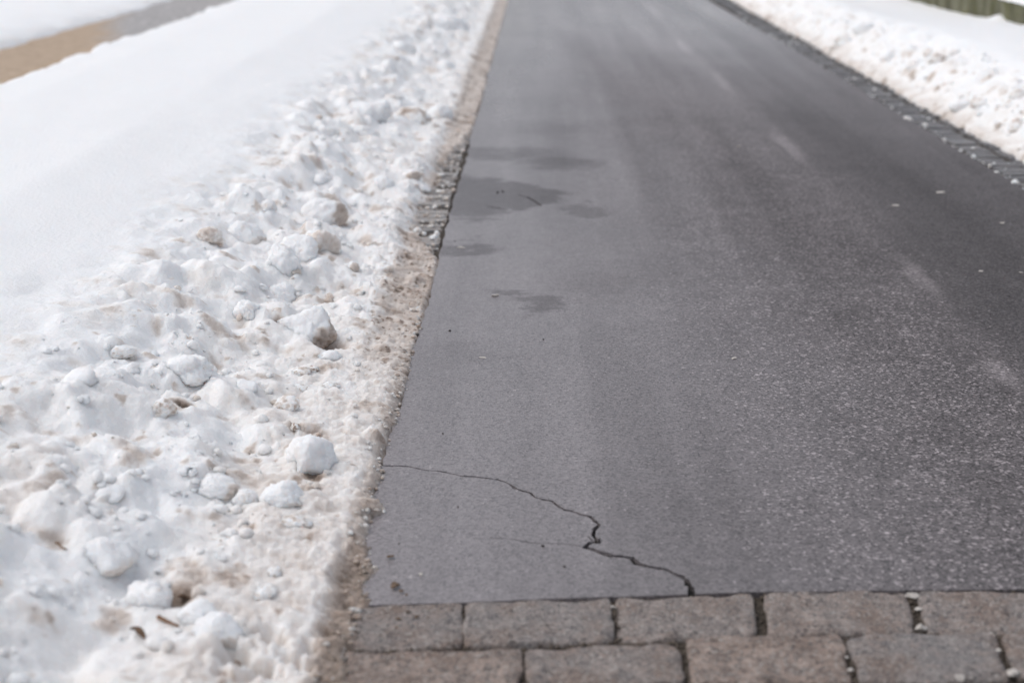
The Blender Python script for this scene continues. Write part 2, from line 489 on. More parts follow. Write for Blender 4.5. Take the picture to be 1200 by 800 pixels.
def rough_left(x, y):
    near = smooth(2.0, 6.0, y)
    lump = smooth(-1.58, -1.02, x + 0.20 * fbm(x * 2, y * 2, 70, 2)) * (1 - smooth(-0.80, -0.52, x + 0.06 * perlin(y * 3, x * 3, 71)))
    flat = smooth(-0.74, -0.60, x)
    dx = x + 0.03 * perlin(x * 9, y * 9, 31) ; dy = y + 0.03 * perlin(x * 9 + 5, y * 9, 32)
    big = 0.075 * fbm(x * 4.2, y * 3.4, 20, 3)
    c1 = caps(dx * 5.5, dy * 5.5, 40, 0.15, 0.62, 0.6) / 5.5
    c2 = caps(dx * 11, dy * 11, 50, 0.15, 0.60, 0.65) / 11
    c3 = caps(dx * 24, dy * 24, 60, 0.15, 0.60, 0.65) / 24
    fine = 0.010 * fbm(x * 28, y * 28, 80, 3) + 0.004 * perlin(x * 95, y * 95, 90)
    ridged = 0.016 * np.abs(fbm(x * 13, y * 13, 85, 3))
    gran = (caps(dx * 48, dy * 48, 64, 0.2, 0.62, 0.7) / 48 + 0.9 * caps(x * 95, y * 95, 66, 0.25, 0.62, 0.7) / 95)
    soft = 0.45 + 0.55 * smooth(-0.25, 0.35, fbm(x * 2.6, y * 2.6, 87, 2))
    crumb = smooth(-0.28, 0.25, fbm(x * 4.5, y * 4.5, 88, 3))
    h = lump * (1.25 * big + soft * (0.55 * c1 + 0.40 * c2) + crumb * (0.52 * c3 + 0.85 * gran) - 0.022 + 0.9 * fine - 0.35 * ridged)
    h = h + flat * gran * 0.55
    drag = 0.012 * fbm(x * 5, y * 30, 95, 3)
    h = h + flat * (0.35 * c3 + 0.55 * c2 * smooth(0.0, 0.5, fbm(x * 3, y * 3, 99, 2) + 0.2) + 0.8 * fine + drag * 0.8 - 0.008)
    h = h + (1 - smooth(-1.5, -1.25, x)) * (0.016 * fbm(x * 1.7, y * 0.9, 110, 4) + 0.0016 * fbm(x * 18, y * 18, 111, 2))
    # bumpy lip of the field against the sandy path
    lip = smooth(-3.75, -3.5, x) * (1 - smooth(-3.42, -3.25, x))
    h = h + lip * (0.05 * caps(x * 4.5, y * 4.5, 120, 0.2, 0.8, 0.7) + 0.022 * fbm(x * 9, y * 9, 121, 3))
    far = 1 - smooth(-5.2, -4.95, x)
    h = h + far * (0.05 * fbm(x * 2.2, y * 2.2, 130, 4) + 0.05 * caps(x * 2.5, y * 2.5, 131, 0.1, 0.6, 0.5))
    return h


def h_left(x, y):
    x = np.asarray(x, float); y = np.asarray(y, float)
    b = np.interp(x + (1 - smooth(-4.6, -4.4, x)) * (0.14 * fbm(x * 1.5, y * 1.4, 150, 4)), SX, SZ)
    t = toe_left(y) - x                       # distance in from the ragged toe
    near = smooth(4.6, 3.9, y)
    hole = P(303, 789)
    steep = np.interp(t, [-0.05, 0.0, 0.006, 0.022, 0.05, 0.30], [-0.05, -0.004, 0.008, 0.026, 0.042, 0.068])
    gentle = np.interp(t, [-0.05, 0.0, 0.008, 0.05, 0.11, 0.15, 0.30], [-0.05, -0.004, 0.006, 0.014, 0.028, 0.050, 0.068])
    e = near * steep + (1 - near) * gentle
    on_st = smooth(3.02, 2.86, y)
    lap = np.interp(t, [-0.05, 0.0, 0.010, 0.040, 0.055, 0.085, 0.30], [-0.05, -0.004, 0.006, 0.012, 0.020, 0.046, 0.068])
    e = e * (1 - on_st) + lap * on_st
    s = smooth(-0.62, -0.52, x)
    z = b * (1 - s) + e * s
    dig = np.exp(-(((x - hole[0]) / 0.085) ** 2 + ((y - hole[1]) / 0.10) ** 2)) * smooth(-0.15, 0.35, fbm(x * 17, y * 17, 77, 3)) * 0.10
    z = z - dig
    strk = s * (1 - near) * smooth(0.0, 0.03, t) * (0.010 * fbm(x * 7, y * 34, 140, 3) + 0.007 * fbm(x * 30, y * 40, 141, 2))
    for hx, hy, hz, hr, hd in HOLLOWS:
        z = z - hd * np.exp(-(((x - hx) / hr) ** 2 + ((y - hy) / (hr * 1.1)) ** 2))
    return np.where(t < 0.004, np.minimum(z, e), z + strk + rough_left(x, y) * smooth(0.0, 0.04, t) * (1 - 0.3 * s * (1 - near)))


def d_left(x, y):
    x = np.asarray(x, float); y = np.asarray(y, float)
    near = smooth(4.8, 3.6, y)
    n = fbm(x * 6, y * 6, 200, 3)
    strip = smooth(-0.575, -0.50, x + 0.05 * n) * (1 - near) * (0.30 + 0.16 * fbm(x * 7, y * 30, 205, 3))
    wallb = smooth(-0.435, -0.39, x + 0.01 * n) * near * (0.30 + 0.25 * smooth(3.05, 2.85, y))
    beige = smooth(-0.86, -0.58, x + 0.14 * n) * near * (0.15 + 0.13 * fbm(x * 14, y * 14, 201, 3))
    mid = smooth(-0.95, -0.62, x + 0.12 * n) * (1 - near) * (0.055 + 0.06 * fbm(x * 12, y * 12, 203, 3))
    band = smooth(-1.55, -1.15, x + 0.2 * n)
    pn = fbm(x * 8, y * 8, 210, 4)
    patch = band * smooth(0.12, 0.55, pn) * 0.32
    rare = band * smooth(0.36, 0.5, fbm(x * 15, y * 15, 220, 3)) * 0.30
    stain = band * (0.070 + 0.11 * fbm(x * 3, y * 3, 230, 3))
    yel = smooth(-1.6, -1.35, x + 0.2 * n) * (1 - smooth(-1.15, -0.9, x)) * smooth(0.05, 0.4, fbm(x * 5, y * 5, 231, 3)) * 0.13
    spk = smooth(0.42, 0.55, perlin(x * 60, y * 60, 240)) * smooth(-0.62, -0.5, x) * (1 - near) * 0.5
    far = (1 - smooth(-5.2, -4.95, x)) * (smooth(0.2, 0.5, fbm(x * 5, y * 5, 250, 3)) * 0.12 + smooth(-5.35, -5.0, x) * 0.12)
    hol = 0
    for hx, hy, hz, hr, hd in HOLLOWS:
        hol = hol + 0.62 * np.exp(-(((x - hx) / (hr * 0.95)) ** 2 + ((y - hy) / (hr * 1.05)) ** 2) ** 2)
    strip = strip + smooth(-0.43, -0.392, x + 0.015 * n) * (1 - near) * 0.14 * smooth(-0.2, 0.3, fbm(x * 12, y * 9, 206, 2))
    return np.clip(hol + strip + wallb + beige + mid + patch + rare + np.maximum(stain, 0) + yel + spk + far, 0, 1)


RX = [2.60, 2.66, 2.74, 2.86, 2.98, 3.10, 3.25, 3.5, 4.0, 4.5]
RZ = [0.0, 0.05, 0.125, 0.215, 0.275, 0.315, 0.335, 0.35, 0.36, 0.36]


def h_right(x, y):
    x = np.asarray(x, float); y = np.asarray(y, float)
    toe = 0.045 * fbm(y * 1.3, y * 0 + 5.5, 301, 3) + 0.02 * perlin(y * 8, y * 0, 302)
    xx = x - (0.05 + toe) * (1 - smooth(3.0, 3.4, x))
    b = np.interp(xx, RX, RZ)
    k = 1.0 - 0.28 * smooth(11.0, 15.5, y) * smooth(2.9, 3.6, x)
    band = smooth(2.62, 2.72, xx) * (1 - smooth(3.05, 3.35, x))
    dx = x + 0.03 * perlin(x * 9, y * 9, 331); dy = y + 0.03 * perlin(x * 9 + 5, y * 9, 332)
    gran = caps(dx * 48, dy * 48, 364, 0.2, 0.62, 0.7) / 48
    c1 = caps(dx * 5.5, dy * 5.5, 340, 0.15, 0.62, 0.5) / 5.5
    c2 = caps(dx * 11, dy * 11, 350, 0.15, 0.60, 0.65) / 11
    c3 = caps(dx * 24, dy * 24, 360, 0.15, 0.60, 0.65) / 24
    drag = 0.026 * fbm((x + 0.5 * y) * 16, (y - 0.5 * x) * 3.0, 371, 3)
    z = b * k + band * (0.035 * fbm(x * 5, y * 4, 320, 3) + 0.42 * c1 + 0.36 * c2 + 0.30 * c3 + 0.6 * gran - 0.028 + drag + 0.008 * fbm(x * 28, y * 28, 380, 3))
    z = z + smooth(3.1, 3.4, x) * (0.014 * fbm(x * 2.2, y * 1.2, 390, 3) + 0.0015 * fbm(x * 18, y * 18, 391, 2))
    # little drifts where the snow meets the wall
    z = z + smooth(3.9, 4.15, x) * (0.025 * fbm(y * 2.3, y * 0, 395, 3))
    pk = P(1171, 14, 0.36)
    z = z + 0.060 * np.exp(-(((x - 4.12) / 0.10) ** 2 + ((y - pk[1] * 4.12 / pk[0]) / 0.11) ** 2))
    return np.where(xx < 2.605, -0.05, z - 0.03 * (1 - smooth(2.60, 2.63, xx)))


def d_right(x, y):
    x = np.asarray(x, float); y = np.asarray(y, float)
    n = fbm(x * 6, y * 6, 400, 3)
    low = (1 - smooth(2.66, 2.82, x + 0.07 * n)) * (0.20 + 0.18 * n)
    body = (1 - smooth(2.95, 3.25, x + 0.1 * n)) * (0.085 + 0.17 * fbm((x + 0.5 * y) * 14, (y - 0.5 * x) * 4, 410, 3))
    pat = (1 - smooth(3.0, 3.25, x)) * smooth(0.22, 0.5, fbm(x * 8, y * 8, 420, 4)) * 0.42
    rare = (1 - smooth(3.0, 3.3, x)) * smooth(0.34, 0.55, fbm(x * 13, y * 13, 430, 3)) * 0.32
    return np.clip(low + np.maximum(body, 0) + pat + rare, 0, 1)


def geo_rows(a, b, k):
    r = [a]
    while r[-1] < b: r.append(r[-1] * (1 + k))
    return np.array(r)


# ------------------------------------------------------------------ ground, road, path, banks
g = mesh_np('ground', [(-400, -300, -0.09), (400, -300, -0.09), (400, 900, -0.09), (-400, 900, -0.09)], [(0, 1, 2, 3)], False)
tag(link('ground', g, M_SNOW), kind='structure')

sp = mesh_np('sand_path', [(-5.4, 0, -0.012), (-3.2, 0, -0.012), (-3.2, 120, -0.012), (-5.4, 120, -0.012)], [(0, 1, 2, 3)], False)
tag(link('sand_path', sp, M_PATH), 'sandy brown path beyond the snow field, turning grey further off', kind='structure')

xs = np.concatenate([-np.geomspace(20, 5.25, 40)[:-1], np.linspace(-5.25, -3.8, 40)[:-1], np.linspace(-3.8, -3.2, 40)[:-1],
                     np.linspace(-3.2, -1.62, 40)[:-1], np.linspace(-1.62, -0.62, 150)[:-1], np.linspace(-0.62, -0.33, 66)])
ys = geo_rows(1.55, 60, 0.00215 * 1.15)
tag(link('snow_bank', grid_mesh('snow_bank', xs, ys, h_left, d_left), M_SNOW),
    'ploughed snow bank with a smooth white field behind, left of the road', kind='structure')
xs = np.concatenate([np.linspace(2.57, 3.2, 85)[:-1], np.linspace(3.2, 4.55, 70)])
ys = geo_rows(4.0, 60, 0.0035)
tag(link('snow_bank', grid_mesh('snow_bank_right', xs, ys, h_right, d_right), M_SNOW),
    'dirty ploughed snow bank below the wall, right of the road', kind='structure')
gf = mesh_np('snow_yard', [(4.4, 0, 0.30), (60, 0, 0.30), (60, 120, 0.30), (4.4, 120, 0.30)], [(0, 1, 2, 3)], False)
tag(link('snow_field', gf, M_SNOW), 'flat snow behind the low wall', kind='structure')

# bed under paving and gutters
bed = mesh_np('paving_bed', [(-0.95, 0.6, -0.014), (2.95, 0.6, -0.014), (2.95, 120, -0.014), (-0.95, 120, -0.014)], [(0, 1, 2, 3)], False)
tag(link('paving_bed', bed, M_JOINT), kind='structure')

# asphalt: one sheet, with the crack cut into its triangulation
CRACK = [(448, 545), (452.7, 545.7), (467, 545.5), (481.7, 546.7), (492, 549.5), (501.7, 551), (513, 551.5), (523, 553.3), (540, 557.3), (556, 558.3), (570, 560),
         (582, 561.3), (591.7, 564.3), (598, 567.5), (603.3, 571.7), (613, 575), (621.7, 577.3), (626.7, 582.3), (636, 585), (646.7, 586.7), (655, 593.3),
         (662, 597.2), (670, 598.3), (681, 602.5), (691.7, 605), (696.7, 610), (702.3, 614.3), (696.7, 620), (695, 626.7), (701.7, 635),
         (691.7, 635.5), (685, 640.7), (694, 643), (703.3, 646.7), (716.7, 651), (728, 651.5), (740, 653.3), (746.7, 660), (760, 663.5), (773.3, 665.7), (782, 667.5), (790, 671.7),
         (799, 675), (805, 679.3), (806.5, 685), (810, 688), (810.5, 697)]
CW = [4.0] * 14 + [5.2] * 12 + [6, 6, 7, 7, 6, 7] + [8] * 15
BRANCH = [(573, 630), (590, 630.5), (606.7, 632.3), (622, 635.5), (635, 636.7), (655, 636.5), (673, 638.3), (685, 640.7)]
BRANCH2 = [(689, 628), (694, 633), (701, 635), (703, 630)]
FAR1 = [(571, 242), (582, 243.5), (594, 246)]
FAR2 = [(608, 229), (618, 231), (626, 235.5), (634, 241)]
quads = []


def add_line(pts, widths):
    for i in range(len(pts) - 1):
        a = Vector(P(*pts[i])); b = Vector(P(*pts[i + 1]))
        d = (b - a); L = d.length
        if L < 1e-5: continue
        d /= L; nrm = Vector((-d.y, d.x))
        w0 = widths[i] * 0.00085 * random.uniform(0.5, 1.35); w1 = widths[i + 1] * 0.00085 * random.uniform(0.5, 1.35)
        a2 = a - d * w0 * 0.5; b2 = b + d * w1 * 0.5
        quads.append([a2 + nrm * w0, b2 + nrm * w1, b2 - nrm * w1, a2 - nrm * w0])


add_line(CRACK, CW)
add_line(BRANCH, [1.1, 1.2, 1.3, 1.6, 2.0, 1.6, 1.7, 2.0])
add_line(BRANCH2, [2.5, 3, 2.5, 2])
add_line(FAR1, [4, 6, 9])
add_line(FAR2, [4, 6, 7, 9])

def line_between(p, q, n):
    return [(p[0] + (q[0] - p[0]) * i / n, p[1] + (q[1] - p[1]) * i / n) for i in range(n)]


ends = [(425, 709.5), (470, 707.5), (543, 705.5), (600, 703), (640, 701), (717, 698.5), (722, 699), (812, 695.5), (885, 693), (1000, 691.8), (1075, 691.2), (1200, 690), (1300, 689)]
outline = [Vector(P(x, y)) for x, y in ends]
outline[0].x = EDGE_L
outline[-1].x = EDGE_R + 0.0
yr = np.concatenate([np.arange(outline[-1].y + 0.04, 14, 0.035), np.arange(14, 24, 0.12), np.arange(24, 121, 4)])
for y in yr:
    wob = 0.012 * perlin(np.array([y * 1.1]), np.array([2.2]), 501)[0] + 0.007 * perlin(np.array([y * 6.0]), np.array([4.2]), 502)[0]
    curve = -0.06 * float(smooth(14, 20, y))
    outline.append(Vector((EDGE_R + wob + curve, float(y))))
for y in yr[::-1]:
    wob = 0.010 * perlin(np.array([y * 1.3]), np.array([6.2]), 503)[0] + 0.008 * perlin(np.array([y * 7.0]), np.array([7.2]), 504)[0] + random.uniform(-.003, .003)
    outline.append(Vector((EDGE_L + wob, float(y))))

vs, es = [], []


def ring(pts):
    k = len(vs)
    vs.extend(pts)
    es.extend([(k + i, k + (i + 1) % len(pts)) for i in range(len(pts))])


ring(outline)
for q in quads: ring(q)
cv, ce, cf, *_ = delaunay_2d_cdt(vs, es, [], 0, 1e-6)


def inside(poly, x, y):
    c = False; n = len(poly)
    j = n - 1
    for i in range(n):
        xi, yi = poly[i].x, poly[i].y; xj, yj = poly[j].x, poly[j].y
        if (yi > y) != (yj > y) and x < (xj - xi) * (y - yi) / (yj - yi + 1e-12) + xi: c = not c
        j = i
    return c


qbb = [(min(p.x for p in q), max(p.x for p in q), min(p.y for p in q), max(p.y for p in q), q) for q in quads]
bm = bmesh.new(); bc = bmesh.new()
bv = [bm.verts.new((v.x, v.y, 0.0)) for v in cv]
crack_tris = []
for f in cf:
    cx = sum(cv[i].x for i in f) / 3; cy = sum(cv[i].y for i in f) / 3
    if not inside(outline, cx, cy): continue
    if any(a <= cx <= b and c <= cy <= d and inside(q, cx, cy) for a, b, c, d, q in qbb):
        crack_tris.append([(cv[i].x, cv[i].y, -0.011) for i in f]); continue
    face = bm.faces.new([bv[i] for i in f])
bm.verts.ensure_lookup_table()
bmesh.ops.delete(bm, geom=[v for v in bm.verts if not v.link_faces], context='VERTS')
bnd = [e for e in bm.edges if e.is_boundary]
ex = bmesh.ops.extrude_edge_only(bm, edges=bnd)
for v in [q for q in ex['geom'] if isinstance(q, bmesh.types.BMVert)]: v.co.z = -0.045
bmesh.ops.recalc_face_normals(bm, faces=bm.faces)
me = bpy.data.meshes.new('road'); bm.to_mesh(me); bm.free()
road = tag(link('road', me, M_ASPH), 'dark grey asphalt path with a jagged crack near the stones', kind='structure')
cm = bpy.data.meshes.new('crack')
cm.from_pydata([p for t_ in crack_tris for p in t_], [], [(3 * i, 3 * i + 1, 3 * i + 2) for i in range(len(crack_tris))])
link('crack', cm, M_CRACK, road)


# ------------------------------------------------------------------ granite paving stones (lower edge of the photo)
def stone_mesh(quad, z0, seed, nx=14, ny=7, depth=0.09):
    """quad: near-left, near-right, far-right, far-left in world XY; a worn block with rounded uneven top"""
    q = [np.array(p) for p in quad]
    u = np.linspace(0, 1, nx); v = np.linspace(0, 1, ny)
    # crowd the samples towards the rim
    u = 0.5 - 0.5 * np.cos(math.pi * u) if nx > 4 else u
    v = 0.5 - 0.5 * np.cos(math.pi * v)
    U, V = np.meshgrid(u, v)
    XY = ((1 - U)[..., None] * (1 - V)[..., None] * q[0] + U[..., None] * (1 - V)[..., None] * q[1]
          + U[..., None] * V[..., None] * q[2] + (1 - U)[..., None] * V[..., None] * q[3])
    L = np.linalg.norm(q[1] - q[0]); W = np.linalg.norm(q[3] - q[0])
    du = np.minimum(U, 1 - U) * L; dv = np.minimum(V, 1 - V) * W
    c = XY.mean((0, 1))
    # ragged rim
    rim = np.exp(-np.minimum(du, dv) / 0.02)
    ox = fbm(XY[..., 0] * 22, XY[..., 1] * 22, seed, 3) * 0.010 + perlin(XY[..., 0] * 9, XY[..., 1] * 9, seed + 3) * 0.007; oy = fbm(XY[..., 0] * 22 + 9, XY[..., 1] * 22, seed + 9, 3) * 0.007
    XY = XY + np.stack([ox, oy], -1) * rim[..., None]
    corner = np.maximum(0, 0.016 - np.hypot(du, dv)) * 0.35
    XY = XY + (c - XY) / (np.linalg.norm(c - XY, axis=-1, keepdims=True) + 1e-6) * corner[..., None]
    d = np.minimum(du, dv)
    z = z0 - 0.0065 * np.exp(-d / 0.006) + 0.012 * fbm(XY[..., 0] * 9, XY[..., 1] * 12, seed + 20, 3) + 0.006 * fbm(XY[..., 0] * 35, XY[..., 1] * 45, seed + 30, 3)
    z = z + random.uniform(-1, 1) * 0.006 * (U - .5) + random.uniform(-1, 1) * 0.005 * (V - .5)
    top = np.concatenate([XY.reshape(-1, 2), z.reshape(-1, 1)], 1)
    i = (np.arange(ny - 1)[:, None] * nx + np.arange(nx - 1)[None, :]).ravel()
    faces = [tuple(x) for x in np.stack([i, i + 1, i + nx + 1, i + nx], 1)]
    loop = list(range(nx)) + [r * nx + nx - 1 for r in range(1, ny)] + [(ny - 1) * nx + k for k in range(nx - 2, -1, -1)] + [r * nx for r in range(ny - 2, 0, -1)]
    n0 = len(top)
    side = top[loop].copy(); side[:, 2] = z0 - depth
    allv = np.concatenate([top, side])
    m = len(loop)
    for k in range(m):
        faces.append((loop[k], n0 + k, n0 + (k + 1) % m, loop[(k + 1) % m]))
    ctr = np.array([c[0], c[1], 0.0])
    return mesh_np('paving_stone', allv - ctr, np.array(faces), True), ctr


pav = bpy.data.objects.new('stone_paving', None); COL.objects.link(pav)
tag(pav, 'worn granite paving stones laid in rows against the asphalt', kind='structure')
pav.empty_display_size = 0.1
row_px = [
    [((402, 758), (543, 756.5), (542.5, 706), (402, 709)),
     ((545, 756), (719, 749), (714.5, 698.5), (543.5, 705)),
     ((724, 750), (888, 743.5), (881, 695), (720, 699.5)),
     ((899, 742), (1072, 742.5), (1066, 690.5), (896, 692)),
     ((1086, 741), (1262, 739), (1256, 691), (1076, 692))],
    [((402, 812), (608, 804), (613, 758.5), (402, 760)),
     ((619, 804), (802, 799), (793, 748.5), (615, 756.5)),
     ((810, 798), (1000, 797), (987, 743.5), (803, 745)),
     ((1006, 798), (1183, 795), (1166, 741), (992, 744)),
     ((1192, 792), (1370, 790), (1345, 740), (1171, 742))],
]
si = 0
for rowq in row_px:
    for q in rowq:
        si += 1
        wq = [P(*p) for p in q]
        me, c = stone_mesh(wq, 0.002 + random.uniform(-.003, .002), 600 + si * 7, 22, 11)
        o = link('paving_stone', me, M_STONE, pav); o.location = c
# rows just outside the frame, both nearer and to the sides
y1 = P(700, 801)[1] - 0.012
y2 = P(700, 692)[1]
for r in range(7):
    yb = y1 - r * 0.158
    x = -0.62 + (0.13 if r % 2 else 0.0)
    while x < 2.6:
        L = random.uniform(0.25, 0.31)
        si += 1
        me, c = stone_mesh([(x, yb - 0.145), (x + L - .012, yb - 0.145), (x + L - .012, yb), (x, yb)], random.uniform(-.004, .002), 600 + si * 7, 12, 7)
        o = link('paving_stone', me, M_STONE, pav); o.location = c
        x += L
for k, xr in enumerate((P(1262, 740)[0] + 0.012, P(1370, 790)[0] + 0.012)):
    ya, yb = ((P(1200, 740)[1], P(1200, 693)[1]), (P(1200, 793)[1], P(1200, 743)[1]))[k]
    x = xr
    while x < 2.6:
        L = random.uniform(0.26, 0.30); si += 1
        me, c = stone_mesh([(x, ya), (x + L - .012, ya), (x + L - .012, yb), (x, yb)], 0.0, 600 + si * 7, 12, 7)
        o = link('paving_stone', me, M_STONE, pav); o.location = c
        x += L


# ------------------------------------------------------------------ brick gutters along both edges
def brick_mesh(L, W, seed, mat):
    m = bmesh.new()
    bmesh.ops.create_cube(m, size=1.0)
    for v in m.verts: v.co = Vector((v.co.x * L, v.co.y * W, v.co.z * 0.07 - 0.035))
    bmesh.ops.bevel(m, geom=[e for e in m.edges if all(v.co.z > -0.01 for v in e.verts)] , offset=0.006, segments=2, affect='EDGES')
    rr = random.Random(seed)
    for v in m.verts:
        v.co.x += rr.uniform(-.003, .003); v.co.y += rr.uniform(-.002, .002); v.co.z += rr.uniform(-.002, .002)
    me = bpy.data.meshes.new('brick'); m.to_mesh(me); m.free()
    me.materials.append(mat)
    return me


def gutter(label, x0, L, ya, yb, pitch, seed, mat):
    root = bpy.data.objects.new('brick_gutter', None); COL.objects.link(root)
    root.location = (x0, ya, 0); root.empty_display_size = 0.1
    tag(root, label, kind='structure')
    kinds = [brick_mesh(L - random.uniform(0, .02), pitch - 0.010, seed + k, mat) for k in range(7)]
    y = ya
    while y < yb:
        o = bpy.data.objects.new('brick', random.choice(kinds)); COL.objects.link(o)
        o.parent = root
        o.location = (random.uniform(-.006, .006) + 0.006 * perlin(np.array([y]), np.array([0.3]), seed)[0], y - ya, -0.004 + random.uniform(-.010, .004))
        o.rotation_euler = (random.uniform(-.06, .06), random.uniform(-.03, .03), random.uniform(-.05, .05))
        y += pitch


gutter('row of grey bricks showing between dirty snow and the left edge of the asphalt', EDGE_L - 0.012 - 0.09, 0.18, 4.1, 14.0, 0.088, 701, M_BRICK_PALE)
gutter('wet row of dark bricks along the right edge of the asphalt', EDGE_R + 0.018 + 0.085, 0.17, 3.0, 21.0, 0.088, 731, M_BRICK)
gutter('second course of dark bricks against the right snow bank', EDGE_R + 0.018 + 0.085 + 0.178, 0.17, 3.03, 21.0, 0.088, 751, M_BRICK)

# ------------------------------------------------------------------ low mossy wall at upper right
WX = 4.19
wj = P(1173, 14, 0.36); wj_y = wj[1] * WX / wj[0]


def block(x0, x1, y0, y1, z0, z1, seed, name, mat, parent):
    m = bmesh.new()
    bmesh.ops.create_cube(m, size=1.0)
    for v in m.verts:
        v.co = Vector(((x0 + x1) / 2 + v.co.x * (x1 - x0), (y0 + y1) / 2 + v.co.y * (y1 - y0), (z0 + z1) / 2 + v.co.z * (z1 - z0)))
    bmesh.ops.subdivide_edges(m, edges=[e for e in m.edges if abs(e.verts[0].co.y - e.verts[1].co.y) > 0.5 * (y1 - y0)], cuts=int((y1 - y0) / 0.18) + 1)
    bmesh.ops.bevel(m, geom=[e for e in m.edges if e.calc_face_angle(0) > 1.0], offset=0.012, segments=2, affect='EDGES')
    rr = random.Random(seed)
    for v in m.verts:
        v.co.x += rr.uniform(-.006, .006); v.co.z += rr.uniform(-.006, .006)
    me = bpy.data.meshes.new(name); m.to_mesh(me); m.free()
    return link(name, me, mat, parent)


wall = bpy.data.objects.new('concrete_wall', None); COL.objects.link(wall)
tag(wall, 'low mossy concrete wall of two blocks standing in the snow at upper right', 'wall')
wall.empty_display_size = 0.1
block(WX, WX + 0.22, wj_y + 0.01, wj_y + 16, -0.08, 0.68, 1, 'wall_block', M_WALL, wall)
block(WX - 0.045, WX + 0.20, wj_y - 8, wj_y, -0.08, 0.505, 2, 'wall_block', M_WALL, wall)
cx_ = np.linspace(WX - 0.06, WX + 0.24, 16); cy_ = np.linspace(wj_y - 8, wj_y - 0.02, 220)


def h_cap(x, y):
    u = (x - (WX - 0.06)) / 0.30
    return 0.495 + (0.075 + 0.02 * fbm(x * 4, y * 4, 801, 3)) * np.clip(1 - np.abs(2 * u - 1) ** 3, 0, 1) + 0.008 * fbm(x * 11, y * 14, 802, 2)


tag(link('snow_cap', grid_mesh('snow_cap', cx_, cy_, h_cap, lambda x, y: x * 0), M_SNOW),
    'white snow lying along the top of the nearer wall block', 'snow cap', kind='stuff')

# ------------------------------------------------------------------ snow clods
_ico = {}


def ico(n):
    if n not in _ico:
        m = bmesh.new(); bmesh.ops.create_icosphere(m, subdivisions=n, radius=1.0)
        m.verts.ensure_lookup_table()
        v = np.array([q.co for q in m.verts]); f = np.array([[w.index for w in q.verts] for q in m.faces]); m.free()
        _ico[n] = (v, f)
    return _ico[n]


def clod_mesh(seed, sub=4, facets=5, rough=1.0, dirt=None, base=0.0):
    v, f = ico(sub)
    v = v.copy(); r = np.random.default_rng(seed)
    off = r.uniform(-50, 50, 3)
    p = v.copy()
    for k in range(facets):
        n = r.normal(size=3); n /= np.linalg.norm(n)
        dd = r.uniform(0.55, 0.85)
        s = p @ n
        over = np.maximum(0, s - dd)
        p = p - over[:, None] * n * 0.42
    rad = 1 + rough * (0.24 * vnoise3(v * 1.4 + off, seed) + 0.11 * vnoise3(v * 3.3 + off, seed + 1) + 0.06 * vnoise3(v * 7.5 + off, seed + 2) + 0.045 * vnoise3(v * 14 + off, seed + 3) + 0.03 * vnoise3(v * 30 + off, seed + 4))
    p = p * rad[:, None]
    p[:, 2] = np.where(p[:, 2] < 0, p[:, 2] * 0.8, p[:, 2])
    d = base * np.clip(0.75 + 1.3 * vnoise3(v * 3.2 + off, seed + 7) + 0.6 * vnoise3(v * 9 + off, seed + 8), 0, 2) + np.clip(vnoise3(v * 2.6 + off, seed + 5) - 0.35, 0, 1) * 0.35
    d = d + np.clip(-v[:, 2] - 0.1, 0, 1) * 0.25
    if dirt is not None: d = d + dirt(v, off)
    return mesh_np('snow_clod', p, f, True, {'dirt': np.clip(d, 0, 1)})


def on_snow(px, py, hf):
    """first point of the snow surface along the ray through a pixel"""
    d = ray(px, py)
    t = np.linspace(1.2, 30, 24000)
    x = d.x * t; y = d.y * t; z = CAM_H + d.z * t
    hit = np.nonzero(z < np.maximum(hf(x, y), 0.0))[0]
    k = hit[0] if len(hit) else len(t) - 1
    return float(x[k]), float(y[k]), float(z[k])


def face_dirt(nrm, lo, amt):
    nrm = np.array(nrm, float); nrm /= np.linalg.norm(nrm)
    return lambda v, off: np.clip(((v @ nrm) + 0.18 * vnoise3(v * 4 + off, 3) - lo) / 0.25, 0, 1) * amt


BANK_L, BANK_R = h_left, h_right
G_L = 'snow clods on the left ploughed bank'; G_R = 'snow clods on the right ploughed bank'
